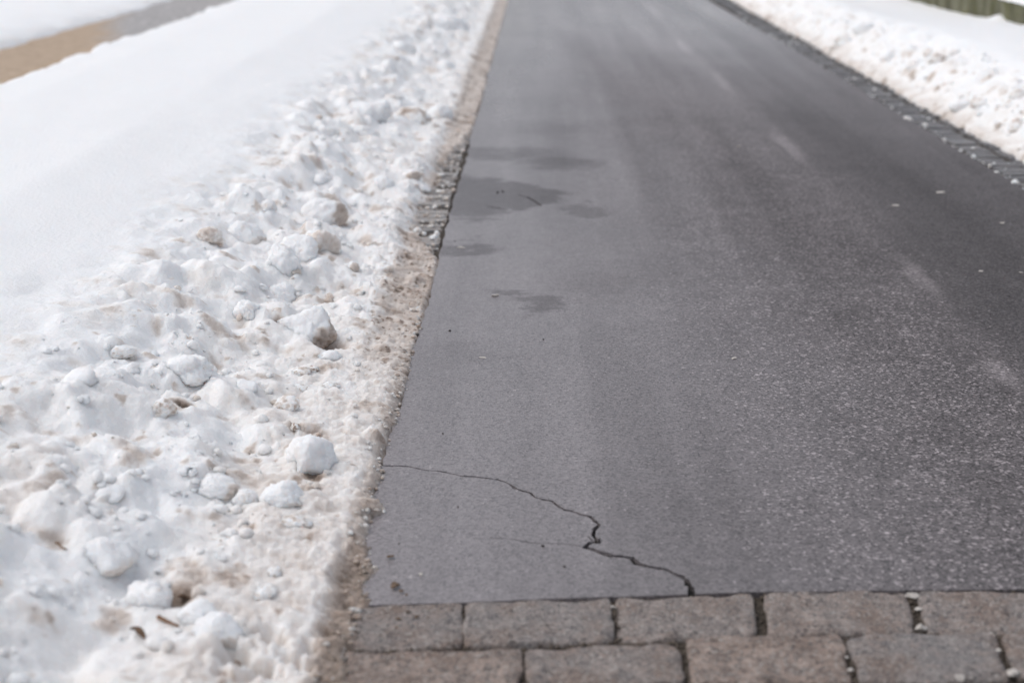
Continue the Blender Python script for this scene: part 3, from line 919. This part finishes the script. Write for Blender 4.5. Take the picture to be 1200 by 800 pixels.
# centre px, width px, height px, label, facets, base dirt, dirty face
CL = [
 (362, 527, 54, 50, 'large clean white wedge-shaped snow clod at the edge of the beige slush', 7, 0.0, None),
 (331, 576, 46, 34, 'white rounded snow clod lying just below left of the large wedge-shaped clod', 4, 0.0, ((.3, -.5, -.8), .35, .3)),
 (354, 372, 62, 54, 'big snow block with a dirty brown undercut end facing the road', 6, 0.02, ((.90, -.15, -.40), .50, .50)),
 (286, 271, 42, 32, 'smooth round white snow clod beside the grey speckled clod', 3, 0.0, ((.7, -.6, -.4), .45, .25)),
 (244, 272, 30, 24, 'grey speckled snow clod, the leftmost one on the smooth field edge', 5, 0.13, ((.0, -.8, .3), .2, .18)),
 (330, 296, 38, 44, 'upright white snow block next to the brown-edged slab', 6, 0.03, None),
 (348, 283, 40, 36, 'pale snow block leaning behind the upright white block', 6, 0.0, None),
 (372, 272, 42, 46, 'grey-brown edged snow slab standing on the ridge', 6, 0.10, ((.2, -.9, .2), .3, .18)),
 (380, 240, 46, 40, 'tall white snow mound with a brown notch on its right side', 4, 0.0, ((1, -.3, -.1), .55, .40)),
 (412, 309, 17, 16, 'brown-faced small clod at the foot of the ridge above the big block', 5, 0.05, ((.8, -.5, -.1), .0, .35)),
 (449, 313, 22, 18, 'round beige snowball alone on the flat packed snow', 3, 0.05, ((.7, -.6, -.2), .25, .30)),
 (327, 338, 34, 34, 'pale grey rounded clod in the hollow above the brown-ended block', 4, 0.03, None),
 (290, 356, 34, 40, 'broad white rounded lump left of the brown-ended block', 4, 0.0, None),
 (386, 413, 24, 16, 'clean white flat clod just below the brown-ended block', 3, 0.0, None),
 (352, 433, 20, 11, 'tan stained clod below the brown-ended block', 3, 0.30, None),
 (367, 430, 13, 12, 'small dark brown speckled clod beside the tan stained one', 4, 0.40, None),
 (353, 453, 20, 10, 'low tan clod midway between the two largest clods', 3, 0.28, None),
 (388, 449, 17, 10, 'flat ring-shaped beige lump on the packed snow', 3, 0.18, None),
 (336, 471, 26, 20, 'brown pitted clod on the slope above the large wedge', 5, 0.32, None),
 (346, 499, 11, 12, 'small round brown clod just above the large wedge-shaped clod', 3, 0.45, None),
 (189, 472, 28, 26, 'brown crumbly clod on the left slope of the ridge', 5, 0.30, None),
 (216, 444, 18, 10, 'small brown clod under the overhanging snow lip', 4, 0.38, None),
 (215, 425, 54, 36, 'wide grey-white snow hump over a small brown clod', 4, 0.05, None),
 (140, 408, 30, 14, 'low straw-yellow stained lump on the smooth field edge', 3, 0.17, None),
 (346, 609, 34, 14, 'tan slush lump resting on the beige flat strip', 3, 0.27, None),
 (321, 667, 16, 14, 'small pale tan slush ball in the middle of the beige strip', 3, 0.20, None),
 (310, 690, 30, 16, 'rounded beige slush lump below the pale tan ball', 3, 0.17, None),
 (254, 731, 52, 36, 'blurred white snow clod nearest the dark gap at the lower edge', 4, 0.0, ((.4, -.6, -.6), .35, .3)),
 (228, 712, 40, 28, 'blurred white clod left behind the nearest white clod', 4, 0.02, None),
 (120, 640, 60, 44, 'large blurred white snow hump near the left edge of the picture', 3, 0.02, ((.7, -.5, -.5), .5, .25)),
 (172, 690, 50, 40, 'grey-white blurred hump in the foreground slope', 4, 0.04, None),
 (254, 560, 46, 34, 'pale snow hump with a brown hollow at its right', 4, 0.03, ((.9, -.3, -.2), .45, .30)),
 (286, 578, 30, 36, 'beige stained upright clod left of the white rounded clod', 4, 0.10, None),
 (484, 131, 38, 24, 'brown dirty slab lying on the far bank', 5, 0.38, None),
 (515, 128, 28, 22, 'round grey-white clod right of the brown dirty slab', 3, 0.05, None),
 (432, 124, 48, 34, 'large white clod left of the brown dirty slab', 4, 0.0, None),
 (458, 112, 22, 12, 'brown-topped clod behind the large white clod', 4, 0.28, None),
 (450, 211, 24, 20, 'white rounded clod left of the bare gutter bricks', 4, 0.0, None),
 (481, 201, 20, 18, 'beige-white clod with a brown shaded side near the gutter bricks', 5, 0.07, ((.4, -.8, -.3), .2, .35)),
 (457, 188, 13, 8, 'small tan clod above the clods by the gutter bricks', 3, 0.30, None),
 (496, 218, 16, 10, 'small white clod almost touching the gutter bricks', 4, 0.03, None),
 (489, 268, 11, 9, 'tiny grey-brown clod on the packed snow before the bricks', 4, 0.25, None),
 (497, 24, 20, 18, 'grey-brown upright clod at the far end of the left bank', 4, 0.17, None),
 (521, 20, 42, 26, 'broad white mound beside the grey-brown upright clod far off', 4, 0.0, None),
 (470, 52, 26, 20, 'white clod on the far part of the left ridge', 4, 0.0, None),
 (514, 55, 22, 14, 'small white clod far along the left bank near the road', 4, 0.03, None),
 (520, 75, 26, 16, 'white flattened clod behind the brown dirty slab', 4, 0.02, None),
 (380, 150, 30, 20, 'beige-white lump on the ridge where the field begins', 4, 0.08, None),
 (312, 238, 24, 16, 'low brownish lump on the ridge above the round white clod', 4, 0.15, None),
 (425, 150, 34, 22, 'yellowish white lump on the ridge below the large far clod', 4, 0.07, None),
]
CR = [
 (1043, 63, 17, 16, 'small round white snowball with a dark gap beneath on the right bank', 3, 0.0, None),
 (1073, 72, 20, 16, 'beige squared clod right of the small snowball', 5, 0.12, None),
 (1099, 66, 18, 12, 'brown clod on the upper right bank', 4, 0.33, None),
 (1090, 60, 14, 10, 'small brownish clod just left of the brown clod on the right bank', 4, 0.24, None),
 (992, 44, 24, 20, 'grey-brown pitted clod left of the snowball on the right bank', 4, 0.20, None),
 (1013, 28, 26, 18, 'broad white clod at the top of the right bank', 3, 0.0, None),
 (1148, 117, 20, 10, 'tan stained clod low on the right bank', 4, 0.22, None),
 (1128, 120, 24, 16, 'white clod beside the tan stained clod on the right bank', 4, 0.02, None),
 (1194, 143, 20, 18, 'grey dirty clod at the right border of the picture', 4, 0.20, None),
 (1195, 106, 18, 16, 'greyish clod high on the bank at the right border', 4, 0.14, None),
 (1118, 60, 16, 12, 'small beige lump uppermost on the right bank', 4, 0.15, None),
 (978, 55, 10, 7, 'dark little clod above the gutter on the right', 3, 0.5, None),
]
nclod = 0
PROM = []
NEAR = {'left': [], 'right': []}
USED = set()


def place_clod(spec, hf, group):
    global nclod
    px, py, w, h, label, fac, base, fd = spec
    x, y, z = on_snow(px, py + h * 0.30, hf)
    s = ppm(y) * 1.0
    rx = w / s * 0.5; rz = h / s * 0.5
    nclod += 1
    me = clod_mesh(900 + nclod * 13, 5 if w > 26 else 4, fac, 1.0, face_dirt(*fd) if fd else None, base)
    o = link('snow_clod', me, M_SNOW)
    o.location = (x, y + rx * 0.25, z - rz * (0.02 if 'wedge' in label or 'smooth round' in label else 0.22))
    o.scale = (rx * 1.12, rx * 1.0, rz * 1.12)
    o.rotation_euler = (random.uniform(-.15, .15), random.uniform(-.15, .15), random.uniform(-.25, .25))
    tag(o, label, 'snow clod', group)
    PROM.append((x, y, rx))
    short = re.split(r' (?:at|lying|with|beside|the one|next|behind|standing|on|left|right|in|below|above|over|resting|nearest|near|before|along|far|midway|just|alone|under|almost|low|high|uppermost|facing|where)\b', label)[0]
    NEAR['left' if hf is BANK_L else 'right'].append((x, y, rx, short if len(short.split()) > 2 else label))


for c in CL: place_clod(c, BANK_L, G_L)
for c in CR: place_clod(c, BANK_R, G_R)

# smaller clods scattered through the ploughed band
kinds = [clod_mesh(3000 + k * 17, 3, 4, 1.15, None, b) for k, b in enumerate([0.0, 0.0, 0.02, 0.0, 0.03, 0.0, 0.05, 0.08, 0.02, 0.0])]
dirty_kinds = [clod_mesh(4000 + k * 17, 3, 4, 1.1, None, b) for k, b in enumerate([0.14, 0.2, 0.12, 0.26])]
for k in kinds + dirty_kinds: k.materials.append(M_SNOW)


def zone_l(y):
    return ('by the paving stones' if y < 3.3 else 'in front of the wedge-shaped clod' if y < 4.1 else 'beside the brown-ended block' if y < 5.8
            else 'level with the bare gutter bricks' if y < 8.6 else 'on the far part of the bank')


def scatter(n, xa, xb, ya, yb, hf, df, side, rlo, rhi, zone):
    made = 0; tries = 0
    while made < n and tries < n * 20:
        tries += 1
        y = ya * (yb / ya) ** random.random()
        x = xa + (xb - xa) * random.triangular(0, 1, 0.55)
        r = rlo + (rhi - rlo) * random.random() ** 2.6
        if any((x - a) ** 2 + (y - b) ** 2 < (c * 0.9 + r) ** 2 for a, b, c in PROM): continue
        z = float(hf(np.array([x]), np.array([y]))[0])
        if z < 0.02: continue
        dirty = random.random() < 0.08
        o = bpy.data.objects.new('snow_clod', random.choice(dirty_kinds if dirty else kinds)); COL.objects.link(o)
        o.location = (x, y, z + r * random.uniform(-0.5, 0.1))
        o.scale = (r * random.uniform(.9, 1.4), r * random.uniform(.9, 1.3), r * random.uniform(.6, .95))
        o.rotation_euler = (random.uniform(-.4, .4), random.uniform(-.4, .4), random.uniform(0, 6.3))
        sz = 'small' if r < 0.028 else 'mid-sized'
        tint = 'brownish' if dirty else 'white'
        lab = None
        for a, b, c, short in sorted(NEAR[side], key=lambda q: (q[0] - x) ** 2 + (q[1] - y) ** 2)[:8]:
            dx, dy = x - a, y - b
            rel = ('right of' if dx > 0 else 'left of') if abs(dx) > abs(dy) * 0.45 else ('beyond' if dy > 0 else 'in front of')
            l2 = f'{sz} {tint} clod {rel} the {short}'
            if l2 not in USED:
                lab = l2; break
        if lab is None or len(lab.replace('-', ' ').split()) > 16:
            lab = f'{sz} {tint} clod among others in the {side} bank {zone(y)}'
        USED.add(lab)
        tag(o, lab, 'snow clod', f'scattered clods in the {side} bank')
        made += 1


scatter(26, -1.30, -0.58, 2.3, 19, BANK_L, d_left, 'left', 0.016, 0.050, zone_l)
scatter(8, 2.76, 3.12, 7.0, 19, BANK_R, d_right, 'right', 0.014, 0.05, lambda y: 'near the mossy wall' if y < 12 else 'at its far end')


# countless crumbs: one object
def crumbs(name, pts, rad, dirt, sub, label):
    v0, f0 = ico(sub)
    n = len(pts)
    V = np.zeros((n, len(v0), 3)); 
    r = np.random.default_rng(5)
    variants = []
    for k in range(12):
        off = r.uniform(-30, 30, 3)
        variants.append(v0 * (1 + 0.35 * vnoise3(v0 * 1.5 + off, k) + 0.15 * vnoise3(v0 * 4 + off, k))[:, None])
    variants = np.array(variants)
    pick = r.integers(0, 12, n)
    a = r.uniform(0, 6.28, n); ca, sa = np.cos(a), np.sin(a)
    B = variants[pick]
    X = B[..., 0] * ca[:, None] - B[..., 1] * sa[:, None]; Y = B[..., 0] * sa[:, None] + B[..., 1] * ca[:, None]
    st = r.uniform(.75, 1.35, n)[:, None]
    V[..., 0] = X * rad[:, None] * st + pts[:, 0:1]; V[..., 1] = Y * rad[:, None] + pts[:, 1:2]
    V[..., 2] = B[..., 2] * rad[:, None] * r.uniform(.6, .95, n)[:, None] + pts[:, 2:3]
    F = f0[None] + (np.arange(n) * len(v0))[:, None, None]
    me = mesh_np(name, V.reshape(-1, 3), F.reshape(-1, 3), True, {'dirt': np.repeat(dirt, len(v0))})
    return tag(link(name, me, M_SNOW), label, 'snow crumbs', kind='stuff')


def rand_pts(n, xa, xb, ya, yb, mode):
    y = ya * (yb / ya) ** RNG.random(n)
    x = xa + (xb - xa) * RNG.triangular(0, mode, 1, n)
    return x, y


x, y = rand_pts(2600, -1.42, -0.43, 2.2, 17, 0.62)
keep = (x < toe_left(y) - 0.02) & (fbm(x * 4.5, y * 4.5, 88, 3) + RNG.normal(0, .12, len(x)) > 0.0)
x, y = x[keep], y[keep]
rad = 0.0025 + 0.015 * RNG.random(len(x)) ** 4
z = h_left(x, y) + rad * 0.25
dd = np.clip(d_left(x, y) * 1.1 + np.where(RNG.random(len(x)) < 0.05, 0.25, 0.0), 0, 0.8)
crumbs('snow_crumbs', np.stack([x, y, z], 1), rad, dd, 2, 'loose snow crumbs strewn over the left ploughed bank')
x, y = rand_pts(600, 2.66, 3.2, 6.0, 18, 0.4)
rad = 0.004 + 0.018 * RNG.random(len(x)) ** 3.5
z = h_right(x, y) + rad * 0.25
k = z > 0.01; 
dd = np.clip(d_right(x, y) * 1.1 + np.where(RNG.random(len(x)) < 0.06, 0.3, 0.0), 0, 0.8)
crumbs('snow_crumbs', np.stack([x, y, z], 1)[k], rad[k], dd[k], 2, 'loose snow crumbs strewn over the right ploughed bank')
n = 420
y = 2.3 * (5.0 / 2.3) ** RNG.random(n); x = toe_left(y) - np.abs(RNG.normal(0, .022, n)) + 0.004
rad = 0.002 + 0.0055 * RNG.random(n) ** 3
z = np.maximum(h_left(x, y), 0) + rad * 0.2
crumbs('slush_crumbs', np.stack([x, y, z], 1), rad, np.clip(d_left(x, y) * RNG.uniform(.4, 1.5, n), 0, .8), 2, 'dirty slush crumbs along the edge of the snow beside the asphalt')
# bits of slush and ice caught on the bricks and in the joint beside the asphalt
n = 300
y = 5.5 * (18 / 5.5) ** RNG.random(n); x = np.where(RNG.random(n) < 0.5, EDGE_R + 0.012 + RNG.normal(0, .012, n), EDGE_R + RNG.uniform(0.0, 0.28, n))
rad = 0.003 + 0.015 * RNG.random(n) ** 5
crumbs('slush_bits', np.stack([x, y, rad * 0.1], 1), rad, np.clip(RNG.normal(.12, .08, n), 0, .5), 2, 'bits of ice lying on the right gutter bricks')
n = 480
y = RNG.uniform(4.3, 12.5, n); x = EDGE_L - RNG.uniform(0.015, 0.19, n)
rad = 0.004 + 0.012 * RNG.random(n) ** 3
crumbs('slush_bits', np.stack([x, y, rad * 0.1], 1), rad, np.clip(RNG.normal(.34, .14, n), 0, .8), 2, 'dirty slush bits lying on the left gutter bricks')


n = 2600
pts = []
for rowq in row_px:
    for q in rowq:
        wq = [np.array(P(*p)) for p in q]
        for e in range(4):
            a_, b_ = wq[e], wq[(e + 1) % 4]
            for _ in range(70):
                t_ = RNG.random(); pts.append(a_ + (b_ - a_) * t_ + RNG.normal(0, 0.0035, 2))
pts = np.array(pts); n = len(pts)
rad = 0.0015 + 0.0045 * RNG.random(n) ** 3
jg = crumbs('joint_grit', np.concatenate([pts, (-0.0125 + RNG.random((n, 1)) * 0.006)], 1), rad, RNG.uniform(0.5, 1.0, n), 1, 'dark brown grit packed in the joints between the paving stones')
jg['category'] = 'grit'
jg.data.materials.clear(); jg.data.materials.append(M_JGRIT)


# ------------------------------------------------------------------ small litter
def pebble(px, py, w_px, label, mat, cat, group=None, flat=0.5, name='pebble', asp=1.0, zb=0.0, rz=0.0, hf=None):
    if hf is None:
        x, y = P(px, py, zb); z = zb
    else:
        x, y, z = on_snow(px, py, hf)
    r = w_px / ppm(y) * 0.5
    v, f = ico(3)
    sd_ = int(px * 7 + py)
    off = np.array([px, py, 1.0]) * 0.37
    p = v * (1 + 0.30 * vnoise3(v * 1.6 + off, sd_) + 0.14 * vnoise3(v * 4 + off, sd_))[:, None]
    rr = np.random.default_rng(sd_)
    for _k in range(7):
        nn = rr.normal(size=3); nn /= np.linalg.norm(nn)
        p = p - np.maximum(0, p @ nn - rr.uniform(0.35, 0.75))[:, None] * nn
    me = mesh_np(name, p, f, False)
    o = link(name, me, mat)
    o.scale = (r, r * asp, r * flat); o.location = (x, y, z + r * flat * 0.55); o.rotation_euler = (0, 0, rz)
    tag(o, label, cat, group)


GP = 'pale flecks lying on the asphalt'
for a in [
 (494, 673, 8, 'pale cream fleck on the asphalt near the lower left corner by the stones', .35, 0.9),
 (581, 347, 10, 'white fleck on the asphalt left of the faint damp spot', .3, 0.7),
 (540, 290, 14, 'thin white flake beside the brick gutter on the left of the asphalt', .12, 0.6),
 (567, 419, 12, 'faint grey-white flake on the asphalt left of the middle', .1, 0.6),
 (860, 420, 8, 'single white fleck in the middle of the asphalt', .35, 0.8),
 (1050, 241, 13, 'broad pale flake on the right part of the asphalt, left of a longer one', .12, 1.0),
 (1103, 226, 14, 'long pale flake farthest off on the right part of the asphalt', .15, 0.6),
 (1174, 262, 7, 'small white fleck close to the right border of the picture', .35, 0.7),
 (1150, 318, 6, 'small white fleck below the one by the right border', .35, 0.8),
 (1196, 320, 6, 'white fleck cut off by the right border of the picture', .35, 0.8),
 (866, 172, 5, 'tiny far white fleck left of the pale smear', .4, 0.8),
]:
    pebble(a[0], a[1], a[2], a[3], M_GRIT, 'fleck', GP, a[4], 'pale_fleck', a[5])
GD = 'dark bits of grit on the asphalt'
for a in [
 (527, 388, 6, 'largest black grit piece on the asphalt beside the left edge'),
 (661, 664, 6, 'dark grit piece between the crack and the stones'),
 (636, 640, 6, 'dark grit piece on the thin side crack'),
 (519, 508, 4, 'small dark grit piece above the start of the crack'),
 (537, 594, 4, 'small dark grit piece below the start of the crack'),
 (467, 637, 4, 'small dark grit piece beside the slush edge'),
 (583, 226, 5, 'paired dark grit piece inside the damp patch'),
 (589, 225, 5, 'right one of the paired dark grit pieces in the damp patch'),
 (637, 398, 4, 'small dark grit piece in the middle of the left lane'),
 (533, 283, 3, 'tiny dark grit piece below the damp patch'),
]:
    pebble(a[0], a[1], a[2] * 0.72, a[3], M_DARK, 'grit', GD, 0.6, 'grit_piece', 0.9)
GM = 'brown mud crumbs near the slush edge'
for a in [
 (457, 652, 10, 'brown mud crumb on the asphalt beside the slush', .3),
 (463, 687, 14, 'largest brown mud crumb just above the first paving stone', .5),
 (470, 693, 8, 'small mud crumb right of the largest one', .4),
 (476, 697, 6, 'tiny mud crumb by the joint above the first paving stone', .4),
 (468, 725, 9, 'mud crumb on the first paving stone', .25),
 (488, 722, 8, 'mud crumb right of centre on the first paving stone', .25),
 (465, 735, 7, 'lower mud crumb on the first paving stone', .25),
 (478, 716, 6, 'upper mud crumb on the first paving stone', .25),
 (501, 723, 6, 'rightmost mud crumb on the first paving stone', .25),
]:
    pebble(a[0], a[1], a[2], a[3], M_MUD, 'mud', GM, a[4], 'mud_crumb', 0.9, 0.004)
GS = 'pale chips in the joints of the paving stones'
for a in [
 (1079, 738, 20, 'large pale ice chip in the joint between two paving stones', .5, .5),
 (1068, 700, 17, 'pale ice chip wedged beside the asphalt in the joint', .5, .6),
 (1076, 714, 9, 'small pale chip in the slanting joint', .5, .8),
 (1160, 746, 12, 'pale chip at the upper end of the right joint of the second row', .5, .7),
 (1170, 762, 9, 'pale chip in the middle of the right joint of the second row', .5, .9),
 (1184, 790, 22, 'largest pale chip at the lower right corner', .5, .6),
 (1125, 796, 16, 'pale chip at the lower border of the picture', .5, .7),
 (718, 712, 9, 'brown-grey chip between second and third stone of the first row', .5, .9),
 (992, 770, 8, 'grey chip in the joint between the third and fourth stone of the second row', .5, .9),
 (996, 785, 9, 'lower grey chip in the same joint of the second row', .5, .9),
]:
    pebble(a[0], a[1], a[2], a[3], M_GRIT, 'chip', GS, a[4], 'ice_chip', a[5], -0.004)
for a in [(702, 752, 13, 'black pebble in the joint under the second stone of the first row'), (607, 790, 15, 'dark pebble in the notch between the first two stones of the second row')]:
    pebble(a[0], a[1], a[2], a[3], M_DARK, 'pebble', None, .5, 'dark_pebble', .8, -0.012)


def twig(px1, py1, px2, py2, r, label, hf):
    a = Vector(on_snow(px1, py1, hf)); b = Vector(on_snow(px2, py2, hf))
    rr = random.Random(px1)
    n = 9
    pts = [a.lerp(b, i / (n - 1)) + Vector((rr.uniform(-1, 1), rr.uniform(-1, 1), rr.uniform(0, 1))) * 0.0025 + Vector((0, 0, r * 0.7)) for i in range(n)]
    m = bmesh.new(); rings = []
    ax = (b - a).normalized(); u = ax.orthogonal().normalized(); w = ax.cross(u)
    for i, p in enumerate(pts):
        q = r * (1.15 - 0.5 * i / n) * rr.uniform(.85, 1.15)
        rings.append([m.verts.new(p - a + (u * math.cos(k * math.pi / 3) + w * math.sin(k * math.pi / 3)) * q) for k in range(6)])
    for i in range(n - 1):
        for k in range(6): m.faces.new((rings[i][k], rings[i][(k + 1) % 6], rings[i + 1][(k + 1) % 6], rings[i + 1][k]))
    m.faces.new(rings[0][::-1]); m.faces.new(rings[-1])
    me = bpy.data.meshes.new('twig'); m.to_mesh(me); m.free()
    for p in me.polygons: p.use_smooth = True
    o = link('twig', me, M_TWIG); o.location = a
    tag(o, label, 'twig', 'brown twigs in the foreground snow')


twig(186, 724, 211, 737, 0.0034, 'slender reddish brown twig on the snow left of the nearest white clod', BANK_L)
twig(140, 648, 143, 660, 0.0034, 'short dark brown twig stub below the large blurred hump', BANK_L)
twig(66, 636, 77, 646, 0.002, 'thin faint twig near the left edge of the picture', BANK_L)


def leaf(px, py, w, label, rz):
    x, y, z = on_snow(px, py, BANK_L)
    s = w / ppm(y)
    n, mrow = 9, 5
    vv, ff = [], []
    for i in range(n):
        t = i / (n - 1); wd = math.sin(math.pi * min(1, t * 0.98 + 0.02)) ** 0.7 * 0.28
        for j in range(mrow):
            k = (j / (mrow - 1) - .5) * 2
            vv.append(((t - .5) * s, k * wd * s, s * (0.10 * k * k + 0.10 * math.sin(t * 5) + 0.03 * random.uniform(-1, 1)) + 0.004))
    for i in range(n - 1):
        for j in range(mrow - 1):
            q = i * mrow + j; ff.append((q, q + 1, q + mrow + 1, q + mrow))
    o = link('dead_leaf', mesh_np('dead_leaf', vv, np.array(ff), True), M_LEAF)
    md = o.modifiers.new('thickness', 'SOLIDIFY'); md.thickness = 0.0008
    o.location = (x, y, z + 0.004); o.rotation_euler = (-0.35, 0.1, rz)
    tag(o, label, 'leaf', 'dead leaves on the foreground snow')


leaf(161, 746, 25, 'curled brown leaf lying on the foreground snow', -0.5)
leaf(216, 704, 16, 'brown leaf scrap beside the blurred white clods', 0.3)
leaf(241, 714, 14, 'dark brown leaf scrap between the two blurred white clods', 0.1)
leaf(278, 782, 12, 'small reddish leaf scrap at the lower edge of the slush', -0.4)
